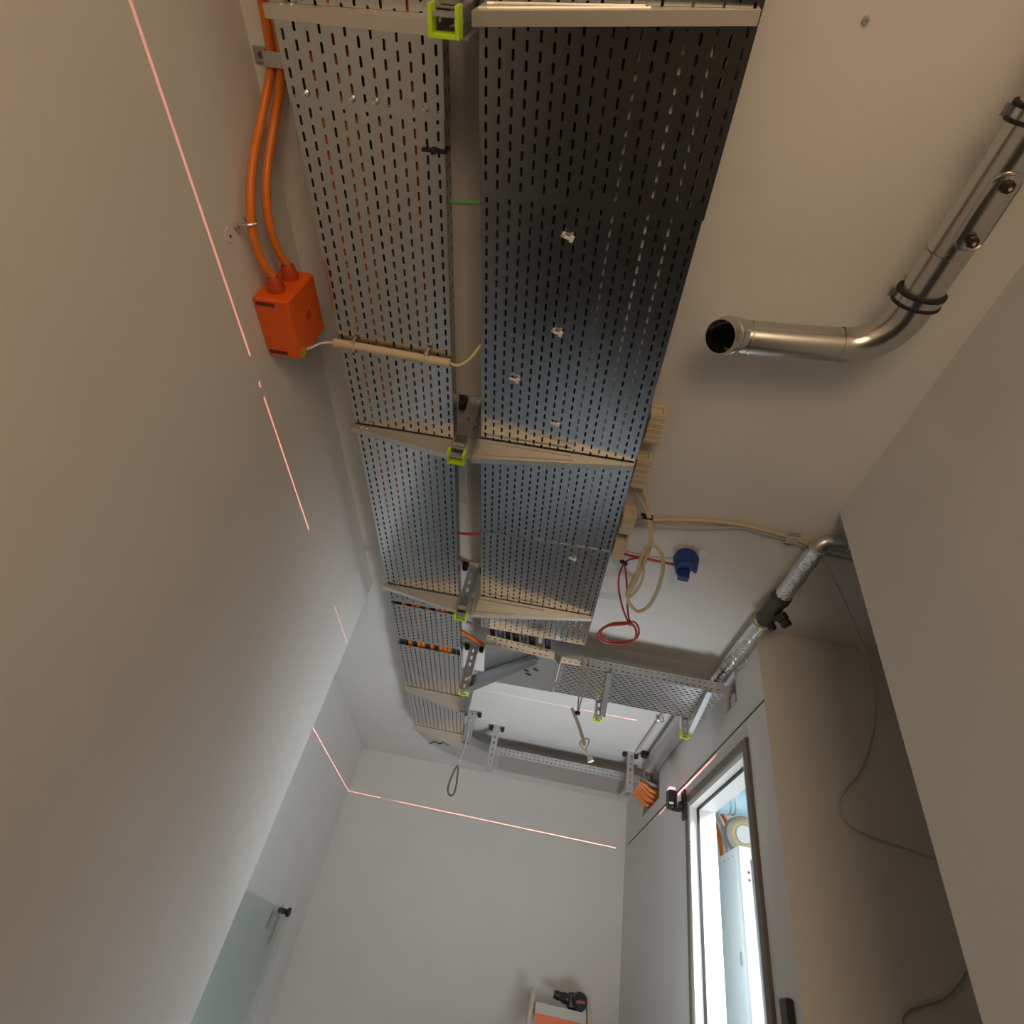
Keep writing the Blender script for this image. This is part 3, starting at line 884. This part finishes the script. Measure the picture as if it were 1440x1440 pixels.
# red cables
cable('cable', 'red cable along the ceiling into the blue cap', 'cable', [(0.322, 2.1854, 1.775), (0.4104, 2.2079, 1.785), (0.5166, 2.2123, 1.785), (0.6109, 2.1999, 1.77)], .0065, 'red', None, 8, 4)
cable('cable', 'red cable hanging down into a coiled loop', 'cable',
      [(0.4656, 2.2036, 1.785), (0.405, 2.2132, 1.77), (0.3723, 2.2182, 1.74), (0.3587, 2.2633, 1.7), (0.3696, 2.3264, 1.66), (0.4091, 2.4033, 1.6), (0.46, 2.4673, 1.55)], .0048, 'red', None, 7, 4)
cable('cable', 'second red strand of the hanging loop', 'cable',
      [(0.3615, 2.2456, 1.785), (0.3723, 2.2182, 1.74), (0.3976, 2.28, 1.69), (0.4203, 2.3585, 1.62), (0.443, 2.424, 1.57), (0.4699, 2.4637, 1.55)], .0048, 'red', None, 7, 4)
lp = [(0.4672, 2.4508, 1.55), (0.4208, 2.4673, 1.55), (0.356, 2.5046, 1.55), (0.3243, 2.5736, 1.55), (0.3363, 2.6437, 1.55), (0.3862, 2.6708, 1.55), (0.4577, 2.6514, 1.55), (0.5035, 2.6036, 1.55), (0.5041, 2.5223, 1.55)]
t = thing('cable_coil', 'coiled red cable loop dangling below the ceiling', 'cable coil', lp[0])
MB().tube(lp, .0065, 8, 4, closed=True).build('coil', 'red', t, smooth=True)
MB().tube([(x + .012, y - .006, z + .010) for x, y, z in lp], .0055, 8, 4, closed=True).build('coil', 'red', t, smooth=True)
t = thing('cable_tie', 'tiny black tie on the red strands near the holder', 'cable tie', [(0.3668, 2.2073, 1.735)][0])
c_ = Vector([(0.3674, 2.2111, 1.738)][0])
MB().obox(c_, (1, .4, 0), (-.4, 1, 0), (0, 0, 1), .020, .004, .009).build('strap', 'rubber', t)
# blue cap
pb = Vector([(0.6534, 2.146, 1.735)][0])
t = thing('blue_cap', 'blue plastic cap with cut-out on the ceiling beside the red cable', 'cap', tuple(pb))
n_ = 22
r0 = .060
top = [(pb.x + math.cos(2 * math.pi * k / n_) * r0, pb.y + math.sin(2 * math.pi * k / n_) * r0 * .9, ZC - .02) for k in range(n_)]
rim = []
for k in range(n_):
    a = 2 * math.pi * k / n_
    dp_ = .070 + .012 * math.sin(a) if not (2.0 < a < 2.25 or .55 < a < .95) else .04
    rim.append((pb.x + math.cos(a) * r0 * .86, pb.y + .004 + math.sin(a) * r0 * .8, ZC - .02 - dp_))
mid = [(pb.x + math.cos(2 * math.pi * k / n_) * r0 * 1.02, pb.y + math.sin(2 * math.pi * k / n_) * r0 * .92, ZC - .035) for k in range(n_)]
MB().rings([top, mid, rim]).build('shell', 'blue', t, smooth=True)
MB().box(pb.x - .030, pb.x + .018, pb.y + .015, pb.y + .048, ZC - .125, ZC - .05).build('tab', 'blue', t)
MB().cyl((pb.x, pb.y, ZC - .022), (pb.x, pb.y, ZC), .05, 18).build('collar', 'blue', t)
t = tag(MB().box(pb.x + .050, pb.x + .095, pb.y - .05, pb.y - .002, ZC - .007, ZC - .0005, .002).build('ceiling_plate', 'white', None), 'small white plate on the ceiling behind the blue cap', 'plate')

# ------------------------------------------------------------------ foil pipe with valve
def foil_tube(p, r, n=18, k=40, amp=.05, seed=1):
    rnd = random.Random(seed)
    a, b_ = Vector(p[0]), Vector(p[1])
    d_ = (b_ - a).normalized()
    u = d_.orthogonal().normalized()
    w = d_.cross(u)
    rr = []
    for i in range(k + 1):
        c_ = a.lerp(b_, i / k)
        rr.append([c_ + (u * math.cos(2 * math.pi * j / n) + w * math.sin(2 * math.pi * j / n)) * r * (1 + rnd.uniform(-amp, amp)) for j in range(n)])
    return MB().rings(rr)


t = thing('foil_pipe', 'foil wrapped pipe with dark valve along the ceiling corner', 'pipe', (1.135, 2.5, 1.68))
zp = 1.725
foil_tube(((1.138, 1.86, zp), (1.140, 2.24, zp)), .038, seed=2).build('foil_sleeve', 'foil', t)
foil_tube(((1.138, 2.47, zp), (1.118, 3.42, zp)), .038, k=80, seed=3).build('foil_sleeve', 'foil', t)
v = MB().lathe((1.140, 2.225, zp), (0, 1, 0), [(0, 0), (0, .038), (.012, .046), (.05, .047), (.06, .040), (.16, .043), (.20, .046), (.235, .046), (.25, .036), (.25, 0)], 20).build('valve_body', flat('dark_brass', (.10, .085, .065), .4, .6), t, smooth=True)
MB().lathe((1.165, 2.345, zp - .035), (.5, .1, -.85), [(0, 0), (0, .030), (.03, .030), (.035, .024), (.060, .026), (.066, .020), (.066, 0)], 16).build('actuator', 'black', v, smooth=True)
MB().lathe((1.150, 2.43, zp - .038), (.35, .1, -.9), [(0, 0), (0, .022), (.03, .022), (.036, .015), (.036, 0)], 12).build('plug', 'black', v, smooth=True)
MB().lathe((1.118, 2.46, zp), (0, 1, 0), [(0, .039), (0, .046), (.012, .046), (.012, .039)], 18).build('tape_ring', flat('yellow_tape', (.45, .40, .12), .5), t)
t = thing('pipe_elbow_run', 'dull pipe turning from the foil pipe into the side passage', 'pipe', (1.4, 1.86, 1.71))
MB().tube([(1.139, 1.875, zp), (1.142, 1.85, zp + .012), (1.16, 1.838, zp + .022), (1.20, 1.836, zp + .025), (3.6, 1.836, zp + .025)], .030, 16, 0).build('pipe', 'galv_dull', t, smooth=True)
MB().lathe((1.25, 1.836, zp + .025), (1, 0, 0), [(0, .029), (0, .036), (.03, .036), (.03, .029)], 16).build('clamp', 'galv_dull', t)
t = tag(MB().tube([(1.165, 1.90, 1.762), (1.24, 1.905, 1.762), (3.6, 1.905, 1.762)], .014, 10).build('thin_pipe', 'grey_plastic', None, smooth=True), 'thin grey conduit beside the dull pipe in the side passage', 'pipe')
t = thing('pipe_hook', 'small wire hook hanging from the foil pipe near the branch tray', 'hook', [(1.1534, 2.8653, 1.7)][0])
MB().tube([(1.1489, 2.9357, 1.735), (1.1676, 2.8169, 1.7), (1.1839, 2.8567, 1.68), (1.168, 2.9094, 1.69), (1.1589, 2.9966, 1.7), (1.1647, 3.1363, 1.7)], .0035, 6, 3).build('wire', 'galv_dull', t)
# pipe and conduit continuing beyond the branch tray
t = thing('wall_pipe', 'large dull foil duct along the ceiling above the door wall beyond the branch tray', 'pipe', (1.1, 4.2, 1.68))
foil_tube(((1.110, 3.46, 1.725), (1.110, 4.78, 1.725)), .062, k=60, amp=.02, seed=5).build('sleeve', 'galv_dull', t, smooth=True)
MB().tube([(1.110, 4.76, 1.725), (1.125, 4.95, 1.72), (1.2, 5.1, 1.70), (1.4, 5.16, 1.69)], .038, 14, 5).build('tail_pipe', 'duct', t, smooth=True)
t = thing('ceiling_conduit', 'thin grey conduit with ring clip on the far ceiling', 'conduit', (.985, 4.1, 1.77))
MB().tube([(1.0, 3.40, 1.782), (.985, 4.0, 1.782), (.975, 4.72, 1.782)], .010, 8).build('pipe', 'grey_plastic', t, smooth=True)
MB().tube([(.965, 3.98, 1.797), (.955, 3.96, 1.765), (.985, 3.97, 1.750), (1.012, 3.98, 1.768), (1.005, 3.985, 1.797)], .006, 6, 3).build('clip', 'galv_dull', t)
t = thing('rail_clamp', 'dark clamp on the far ceiling beside the slotted hanger', 'cable clamp', (1.04, 4.70, 1.75))
MB().box(1.015, 1.065, 4.68, 4.73, 1.755, 1.799, .004).build('body', 'rubber', t)
MB().box(1.00, 1.11, 4.735, 4.75, 1.782, 1.799).build('rail', 'galv_dull', t)

# openings in the wall: what pokes out
t = tag(MB().tube([(1.20, 3.13, 1.592), (1.297, 3.13, 1.592)], .040, 18).build('drain_pipe', 'white', None, smooth=True), 'white plastic pipe end in the wall opening behind the branch tray', 'pipe')
for k in range(8):
    y = 4.975 + .043 * k
    cable('cable', 'orange cable drooping into the far wall opening, %s from the near edge of the tray' % ORD[k], 'cable', [(.90, y, ZL + .022), (1.0, y, ZL + .022), (1.07, y, ZL + .022), (1.115, y + .004, ZL + .012 - .012 * (k % 3)), (1.17, y + .012, 1.600 - .022 * (k % 3)), (1.297, y + .02, 1.575 - .025 * (k % 3))], .0165, 'orange_cable', 'orange cables at the far opening')
for k in range(10):  # added so the cross tray slots look shaded
    y = 4.958 + .0375 * k
    cable('cable', 'added black cable darkening the far cross tray slots, %s from the side nearest the camera' % ORD[k], 'cable', [(-.12, y, ZL + .020), (.4, y, ZL + .021), (.875, y, ZL + .020)], .0172, 'cable_black', 'added black cables darkening the far cross tray slots')
cable('cable', 'grey cable over the orange cables in the far wall opening', 'cable', [(.9, 4.99, ZL + .062), (1.06, 5.0, ZL + .060), (1.18, 5.01, 1.655), (1.297, 5.02, 1.64)], .015, 'cable_grey')

# wires dangling from the branch tray and the far tray corner
t = thing('dangling_wire', 'doubled grey wire with knotted end dangling from the branch tray', 'wire', (.33, 3.05, 1.07))
MB().tube([(0.2915, 3.0, 1.627), (0.3015, 3.005, 1.5725), (0.2963, 3.01, 1.4636), (0.2977, 3.02, 1.3421), (0.2994, 3.02, 1.2857)], .0045, 7, 3).build('strand', 'cable_grey', t, smooth=True)
MB().tube([(0.3336, 3.0, 1.622), (0.3359, 3.005, 1.5571), (0.3221, 3.01, 1.4474), (0.3093, 3.02, 1.3445), (0.3032, 3.02, 1.2865)], .0045, 7, 3).build('strand', 'cable_grey', t, smooth=True)
MB().tube([(0.2654, 3.02, 1.3111), (0.2845, 3.02, 1.2787), (0.3132, 3.02, 1.2252), (0.3378, 3.02, 1.1685), (0.3531, 3.02, 1.1264)], .0095, 8, 3).build('strand', 'cable_grey', t, smooth=True)
MB().tube([(0.3504, 3.02, 1.1558), (0.3258, 3.02, 1.1359), (0.3434, 3.02, 1.1096), (0.3724, 3.02, 1.0786), (0.3892, 3.02, 1.0565)], .006, 7, 3).build('knot', 'cable_white', t, smooth=True)
MB().tube([(0.3441, 3.03, 1.1582), (0.3699, 3.03, 1.1671), (0.3763, 3.03, 1.1382), (0.3644, 3.03, 1.1024), (0.3944, 3.03, 1.0572)], .006, 7, 3).build('knot', 'cable_white', t, smooth=True)
e0 = [(0.384, 3.02, 1.0736), (0.3934, 3.02, 1.0501)]
MB().cyl(e0[0], e0[1], .012, 10, .017).build('plug', 'white', t)
MB().obox([(0.2985, 3.015, 1.2875)][0], (1, 0, 0), (0, 1, 0), (0, 0, 1), .014, .008, .008).build('tie', 'rubber', t)
t = thing('wire_loop', 'dark wire with narrow loop dangling below the curved tray corner', 'wire', (-.41, 4.5, 1.13))
MB().tube([(-0.425, 4.5, 1.7465), (-0.3912, 4.5, 1.6255), (-0.388, 4.5, 1.5139), (-0.3963, 4.5, 1.4305), (-0.4085, 4.5, 1.3431)], .0055, 7, 3).build('strand', 'cable_grey', t, smooth=True)
MB().tube([(-0.4085, 4.5, 1.3431), (-0.4305, 4.5, 1.2764), (-0.4432, 4.5, 1.1977), (-0.435, 4.5, 1.1445), (-0.4035, 4.5, 1.126), (-0.3862, 4.5, 1.1639), (-0.3908, 4.5, 1.2483)], .007, 7, 3, closed=True).build('loop', flat('dark_wire', (.12, .11, .10), .5), t, smooth=True)

# thin cable on the side-passage wall
def P(x, y, z): return (x, y, z)
cable('cable', 'thin grey cable hanging from pipes and curling over the side passage wall', 'cable',
      [(1.1829, 1.93, 1.7265), (1.251, 2.0, 1.7378), (1.3486, 2.12, 1.7234), (1.4767, 2.28, 1.7017), (1.5871, 2.42, 1.659), (1.6781, 2.55, 1.5888), (1.7211, 2.64, 1.487), (1.6783, 2.665, 1.3089), (1.5855, 2.665, 1.1313), (1.5036, 2.668, 1.0381), (1.4585, 2.668, 0.9691), (1.4591, 2.668, 0.9108), (1.4989, 2.668, 0.8701), (1.5777, 2.668, 0.849), (1.6977, 2.668, 0.8335), (1.8378, 2.668, 0.8144)], .0052, 'cable_grey', None, 7, 4)
cable('cable', 'grey cable end curling low on the side passage wall', 'cable',
      [(1.8798, 2.665, 0.5097), (1.8311, 2.665, 0.4594), (1.7713, 2.665, 0.3955), (1.7034, 2.665, 0.3422), (1.6311, 2.665, 0.3111), (1.5746, 2.665, 0.2891), (1.5369, 2.665, 0.2606), (1.5277, 2.665, 0.2261), (1.5375, 2.665, 0.19)], .0085, 'cable_grey', None, 7, 4)

# ------------------------------------------------------------------ line laser on the door casing
LX, LY, LZ = 1.105, 4.135, 1.376
t = thing('line_laser', 'black line laser clipped to the door casing, glowing red', 'laser level', (1.14, 4.1, 1.17))
MB().box(LX - .030, LX + .030, LY - .037, LY + .035, 1.235, 1.352, .008).build('body', 'black', t)
MB().box(LX - .021, LX + .021, LY - .026, LY + .026, 1.352, 1.371, .004).build('laser_window', 'aperture', t, label='glowing pink laser window')
MB().obox((LX - .012, LY - .0375, 1.262), (1, 0, 0), (0, 0, 1), (0, 1, 0), .014, .007, .0012).build('label_plate', 'white', t)
MB().tube([(LX + .005, LY - .01, 1.238), (LX + .035, LY - .05, 1.228), (LX + .055, LY - .085, 1.235)], .016, 10, 4).build('swivel_arm', 'black', t, smooth=True)
MB().box(XD - .036, XD - .018, DY1 - .052, DY1 + .018, 1.155, 1.335, .004).build('magnet_plate', 'black', t)
MB().box(XD - .060, XD - .036, DY1 - .03, DY1 + .018, 1.225, 1.262, .004).build('hinge', 'black', t)
lz = bpy.data.lights.new('laser_fan', 'POINT')
lz.shadow_soft_size = 0.0
lz.energy = 900.0
lz.color = (1.0, 0.30, 0.25)
lz.use_nodes = True
nt = lz.node_tree
em = nt.nodes.get('Emission')
tc = nt.nodes.new('ShaderNodeTexCoord')
sp = nt.nodes.new('ShaderNodeSeparateXYZ')
nt.links.new(tc.outputs['Normal'], sp.inputs[0])


def mnode(op, a, b_=None):
    q = nt.nodes.new('ShaderNodeMath')
    q.operation = op
    for i, v_ in enumerate((a, b_)):
        if v_ is None:
            continue
        if isinstance(v_, (int, float)):
            q.inputs[i].default_value = v_
        else:
            nt.links.new(v_, q.inputs[i])
    return q.outputs[0]


# horizontal fan (thin in z) and upright fan (thin in y); grazing rays and shadow gaps are masked out of the emission
hf = mnode('LESS_THAN', mnode('ABSOLUTE', sp.outputs[2]), 0.0012)
tanv = mnode('DIVIDE', sp.outputs[1], sp.outputs[0])        # side-to-side angle inside the fan


def window(lo_, hi_):
    return mnode('MULTIPLY', mnode('GREATER_THAN', tanv, lo_), mnode('LESS_THAN', tanv, hi_))


graze = mnode('MULTIPLY', mnode('GREATER_THAN', sp.outputs[0], 0.0), mnode('LESS_THAN', sp.outputs[0], mnode('MULTIPLY', mnode('ABSOLUTE', sp.outputs[1]), 0.12)))
hf = mnode('MULTIPLY', hf, mnode('SUBTRACT', 1.0, graze))
hf = mnode('MULTIPLY', hf, mnode('SUBTRACT', 1.0, window(0.77, 1.054)))
hf = mnode('MULTIPLY', hf, mnode('SUBTRACT', 1.0, mnode('MULTIPLY', window(0.05, 0.77), 0.75)))
hf = mnode('MULTIPLY', hf, mnode('SUBTRACT', 1.0, window(1.425, 1.456)))
hf = mnode('MULTIPLY', hf, mnode('SUBTRACT', 1.0, mnode('MULTIPLY', window(-0.905, -0.845), 0.9)))
vf = mnode('MULTIPLY', mnode('LESS_THAN', mnode('ABSOLUTE', sp.outputs[1]), 0.0026), 0.13)
vf = mnode('MULTIPLY', vf, mnode('GREATER_THAN', mnode('ABSOLUTE', sp.outputs[2]), 0.05))
vf = mnode('MULTIPLY', vf, mnode('LESS_THAN', sp.outputs[0], -0.5))
tot = mnode('ADD', hf, vf)
nt.links.new(tot, em.inputs['Strength'])
lo = bpy.data.objects.new('laser_fan', lz)
COL.objects.link(lo)
lo.location = (LX - .005, LY, LZ + H)

# ------------------------------------------------------------------ plant room behind the door
t = thing('cabinet', 'tall pale blue equipment cabinet with glazed front in the bright room', 'cabinet', (1.9, 4.8, ZF))
MB().box(1.615, 2.25, 4.36, 5.25, ZF, 1.155).build('body', 'cabinet', t, bevel=.004)
MB().box(1.612, 1.616, 4.40, 5.21, ZF + .1, 1.125).build('side_panel', 'cabinet', t, bevel=.001)
mb = MB()
mb.box(1.615, 1.685, 4.335, 4.36, ZF + .05, 1.15)
mb.box(2.18, 2.25, 4.335, 4.36, ZF + .05, 1.15)
mb.box(1.685, 2.18, 4.335, 4.36, 1.08, 1.15)
mb.box(1.685, 2.18, 4.335, 4.36, ZF + .05, ZF + .13)
dr = mb.build('door', 'white_paint', t)
MB().box(1.685, 2.18, 4.344, 4.352, ZF + .13, 1.08).build('pane', 'smoke_glass', dr)
for k in range(2):
    MB().cyl((1.668, 4.336, 1.0 - k * .045), (1.668, 4.331, 1.0 - k * .045), .008, 8).build('screw', 'seam', dr)
MB().box(1.603, 1.613, 4.40, 4.425, .50, .57, .002).build('handle', 'galv_dull', t)
for k in range(9):
    MB().cyl((1.6125, 4.45 + k * .09, 1.105), (1.6105, 4.45 + k * .09, 1.105), .005, 6).build('rivet', 'seam', t)
t = thing('duct', 'large pale blue steel duct crossing the ceiling of the bright room', 'duct', (1.9, 4.75, 1.40))
MB().tube([(1.62, 4.75, 1.56), (1.95, 4.72, 1.60), (3.0, 4.65, 1.66)], .105, 22, caps=True).build('pipe', 'duct_blue', t, smooth=True)
for x in (1.70, 1.735):
    MB().lathe((x, 4.742, 1.572), (1, -.07, .09), [(0, .104), (0, .112), (.010, .112), (.010, .104)], 22).build('clamp_ring', 'galv_dull', t)
MB().tube([(1.62, 4.75, 1.56), (1.54, 4.80, 1.53), (1.50, 4.95, 1.50)], lambda s_: .104 - .03 * s_, 22, 4).build('elbow', 'duct_blue', t, smooth=True)
t = thing('insulation_roll', 'cut insulated pipe end with yellow foam ring in the bright room', 'pipe', (1.85, 5.0, 1.25))
MB().cyl((1.875, 5.04, 1.40), (1.98, 5.449, 1.46), .055, 16).build('rear_pipe', 'galv_dull', t, smooth=True)
MB().lathe((1.875, 4.98, 1.395), (-.1, -1, -.15), [(0, .06), (0, .125), (.02, .135), (.10, .13), (.115, .11), (.115, .06)], 24).build('sleeve', 'grey_plastic', t, smooth=True)
MB().lathe((1.867, 4.90, 1.383), (-.1, -1, -.15), [(0, .072), (0, .104), (.034, .104), (.040, .095), (.040, .072)], 24).build('foam_ring', 'foam', t, smooth=True)
MB().cyl((1.875, 5.05, 1.405), (1.862, 4.86, 1.376), .062, 18).build('inner_pipe', 'galv_dull', t, smooth=True)
for k in range(6):
    x = 1.615 + .032 * k
    mt = 'cable_white' if k == 4 else 'orange_cable'
    lab = 'white cable among orange cables looping down the wall of the bright room' if k == 4 else 'orange cable looping down in the bright room, %s from the door lining' % ORD[k]
    cable('cable', lab, 'cable', [(x - .05, 5.43 - .046 * k, 1.66), (x + .01, 5.41 - .046 * k, 1.62), (x + .075, 5.40 - .046 * k, 1.5), (x + .10, 5.40 - .046 * k, 1.35), (x + .11, 5.41 - .046 * k, 1.17)], .0165, mt, 'cables in the bright room')
t = thing('floodlight', 'floodlight on a low stand on the floor by the door', 'lamp', (.95, 3.12, ZF))
nf = (Vector((-.1, 4.35, 1.5)) - Vector((.90, 3.15, -.30))).normalized()
uf = nf.cross(Vector((0, 0, 1))).normalized()
MB().obox(Vector((.90, 3.15, -.30)) - nf * .045, uf, nf.cross(uf), nf, .31, .21, .035).build('housing', 'black', t, bevel=.01)
MB().tube([(.95, 3.11, -.40), (.95, 3.11, -.72)], .014, 8).build('pole', 'black', t)
for (fx, fy) in ((.78, 2.93), (1.12, 2.96), (.97, 3.34)):
    MB().tube([(.95, 3.11, -.62), (fx, fy, ZF)], .012, 8).build('leg', 'black', t)
t = thing('ceiling_lamp', 'square lit panel lamp on the ceiling of the bright room', 'lamp', (2.15, 3.45, 1.72))
MB().box(1.68, 2.62, 2.98, 3.92, 1.745, 1.798).build('housing', 'white_paint', t)
MB().box(1.71, 2.59, 3.01, 3.89, 1.740, 1.746).build('diffuser', 'diffuser', t)

# ------------------------------------------------------------------ step ladder top and tool
t = thing('step_ladder', 'pale step ladder rising from below with an orange tool tray', 'ladder', (.65, 5.66, ZF))
for (x0, x1, top) in ((.452, .34, .223), (.868, .97, .236)):
    MB().prism([(x0 - .015, 5.672, top), (x0 + .015, 5.672, top), (x1 + .015, 5.25, ZF), (x1 - .015, 5.25, ZF)], (0, .06, 0)).build('rail', 'wood', t, bevel=.004)
    MB().prism([(x0 - .013, 5.74, top - .15), (x0 + .013, 5.74, top - .15), (x1 + .013, 6.02, ZF), (x1 - .013, 6.02, ZF)], (0, .04, 0)).build('rear_leg', 'wood', t, bevel=.004)
for k, z in enumerate((-.2, -.45, -.7)):
    f_ = (z - .16) / (ZF - .16)
    MB().box(.465 - .11 * f_, .855 + .10 * f_, 5.66 - .40 * f_, 5.74 - .40 * f_, z - .012, z + .012).build('step', 'wood', t, bevel=.003)
tr = MB()
tr.box(.47, .85, 5.64, 5.88, .085, .097)
tr.box(.47, .85, 5.635, 5.647, .066, .135)
tr.box(.47, .85, 5.868, 5.88, .066, .135)
tr.build('top_tray', 'grey_plastic', t)
MB().box(.475, .845, 5.630, 5.6355, -.02, .072).build('front_panel', 'orange', t)
t = thing('drill', 'small dark cordless tool lying on the ladder tray', 'power tool', (.755, 5.72, .138))
MB().lathe((.790, 5.675, .200), (.2, -1, -.1), [(0, 0), (0, .050), (.026, .056), (.06, .056), (.075, .044), (.075, 0)], 16).build('motor_end', 'black', t, smooth=True)
MB().box(.715, .842, 5.675, 5.78, .138, .240, .014).build('housing', 'black', t)
MB().obox((.800, 5.597, .190), (1, 0, .1), (-.1, 0, 1), (0, 1, 0), .034, .008, .002).build('badge', 'tape_red', t, label='dark red oval badge')
MB().lathe((.72, 5.70, .192), (-1, .05, .12), [(0, 0), (0, .036), (.042, .036), (.055, .028), (.085, .030), (.115, .025), (.115, 0)], 14).build('chuck', 'black', t, smooth=True)

# ------------------------------------------------------------------ glass panel on the recess wall
t = thing('glass_panel', 'greenish glass panel with dark holder at its corner, on the recess wall', 'glass panel', (-1.52, 4.4, ZF + .2))
MB().box(-1.512, -1.500, 2.95, 5.45, ZF + .2, .305).build('pane', 'glass', t, bevel=.001)
hd = MB().lathe((-1.553, 5.28, .300), (1, 0, 0), [(0, 0), (0, .018), (.07, .018), (.07, .030), (.085, .030), (.09, .024), (.09, 0)], 14).build('holder', 'black', t, smooth=True)
MB().box(-1.499, -1.494, 5.255, 5.32, .095, .285).build('strap', 'grey_plastic', hd)  # grey strip put in for the shadow streak below the holder
MB().box(-1.545, -1.540, 5.13, 5.20, .17, .29).build('strap', 'grey_plastic', hd)  # second strip modelled in place of a shadow streak

# ------------------------------------------------------------------ lift everything to floor level zero
for o in list(scene.objects):
    if o.parent is None and o.type in {'MESH', 'EMPTY'}:
        o.location.z += H
for o in scene.objects:
    if '_o' in o:
        del o['_o']
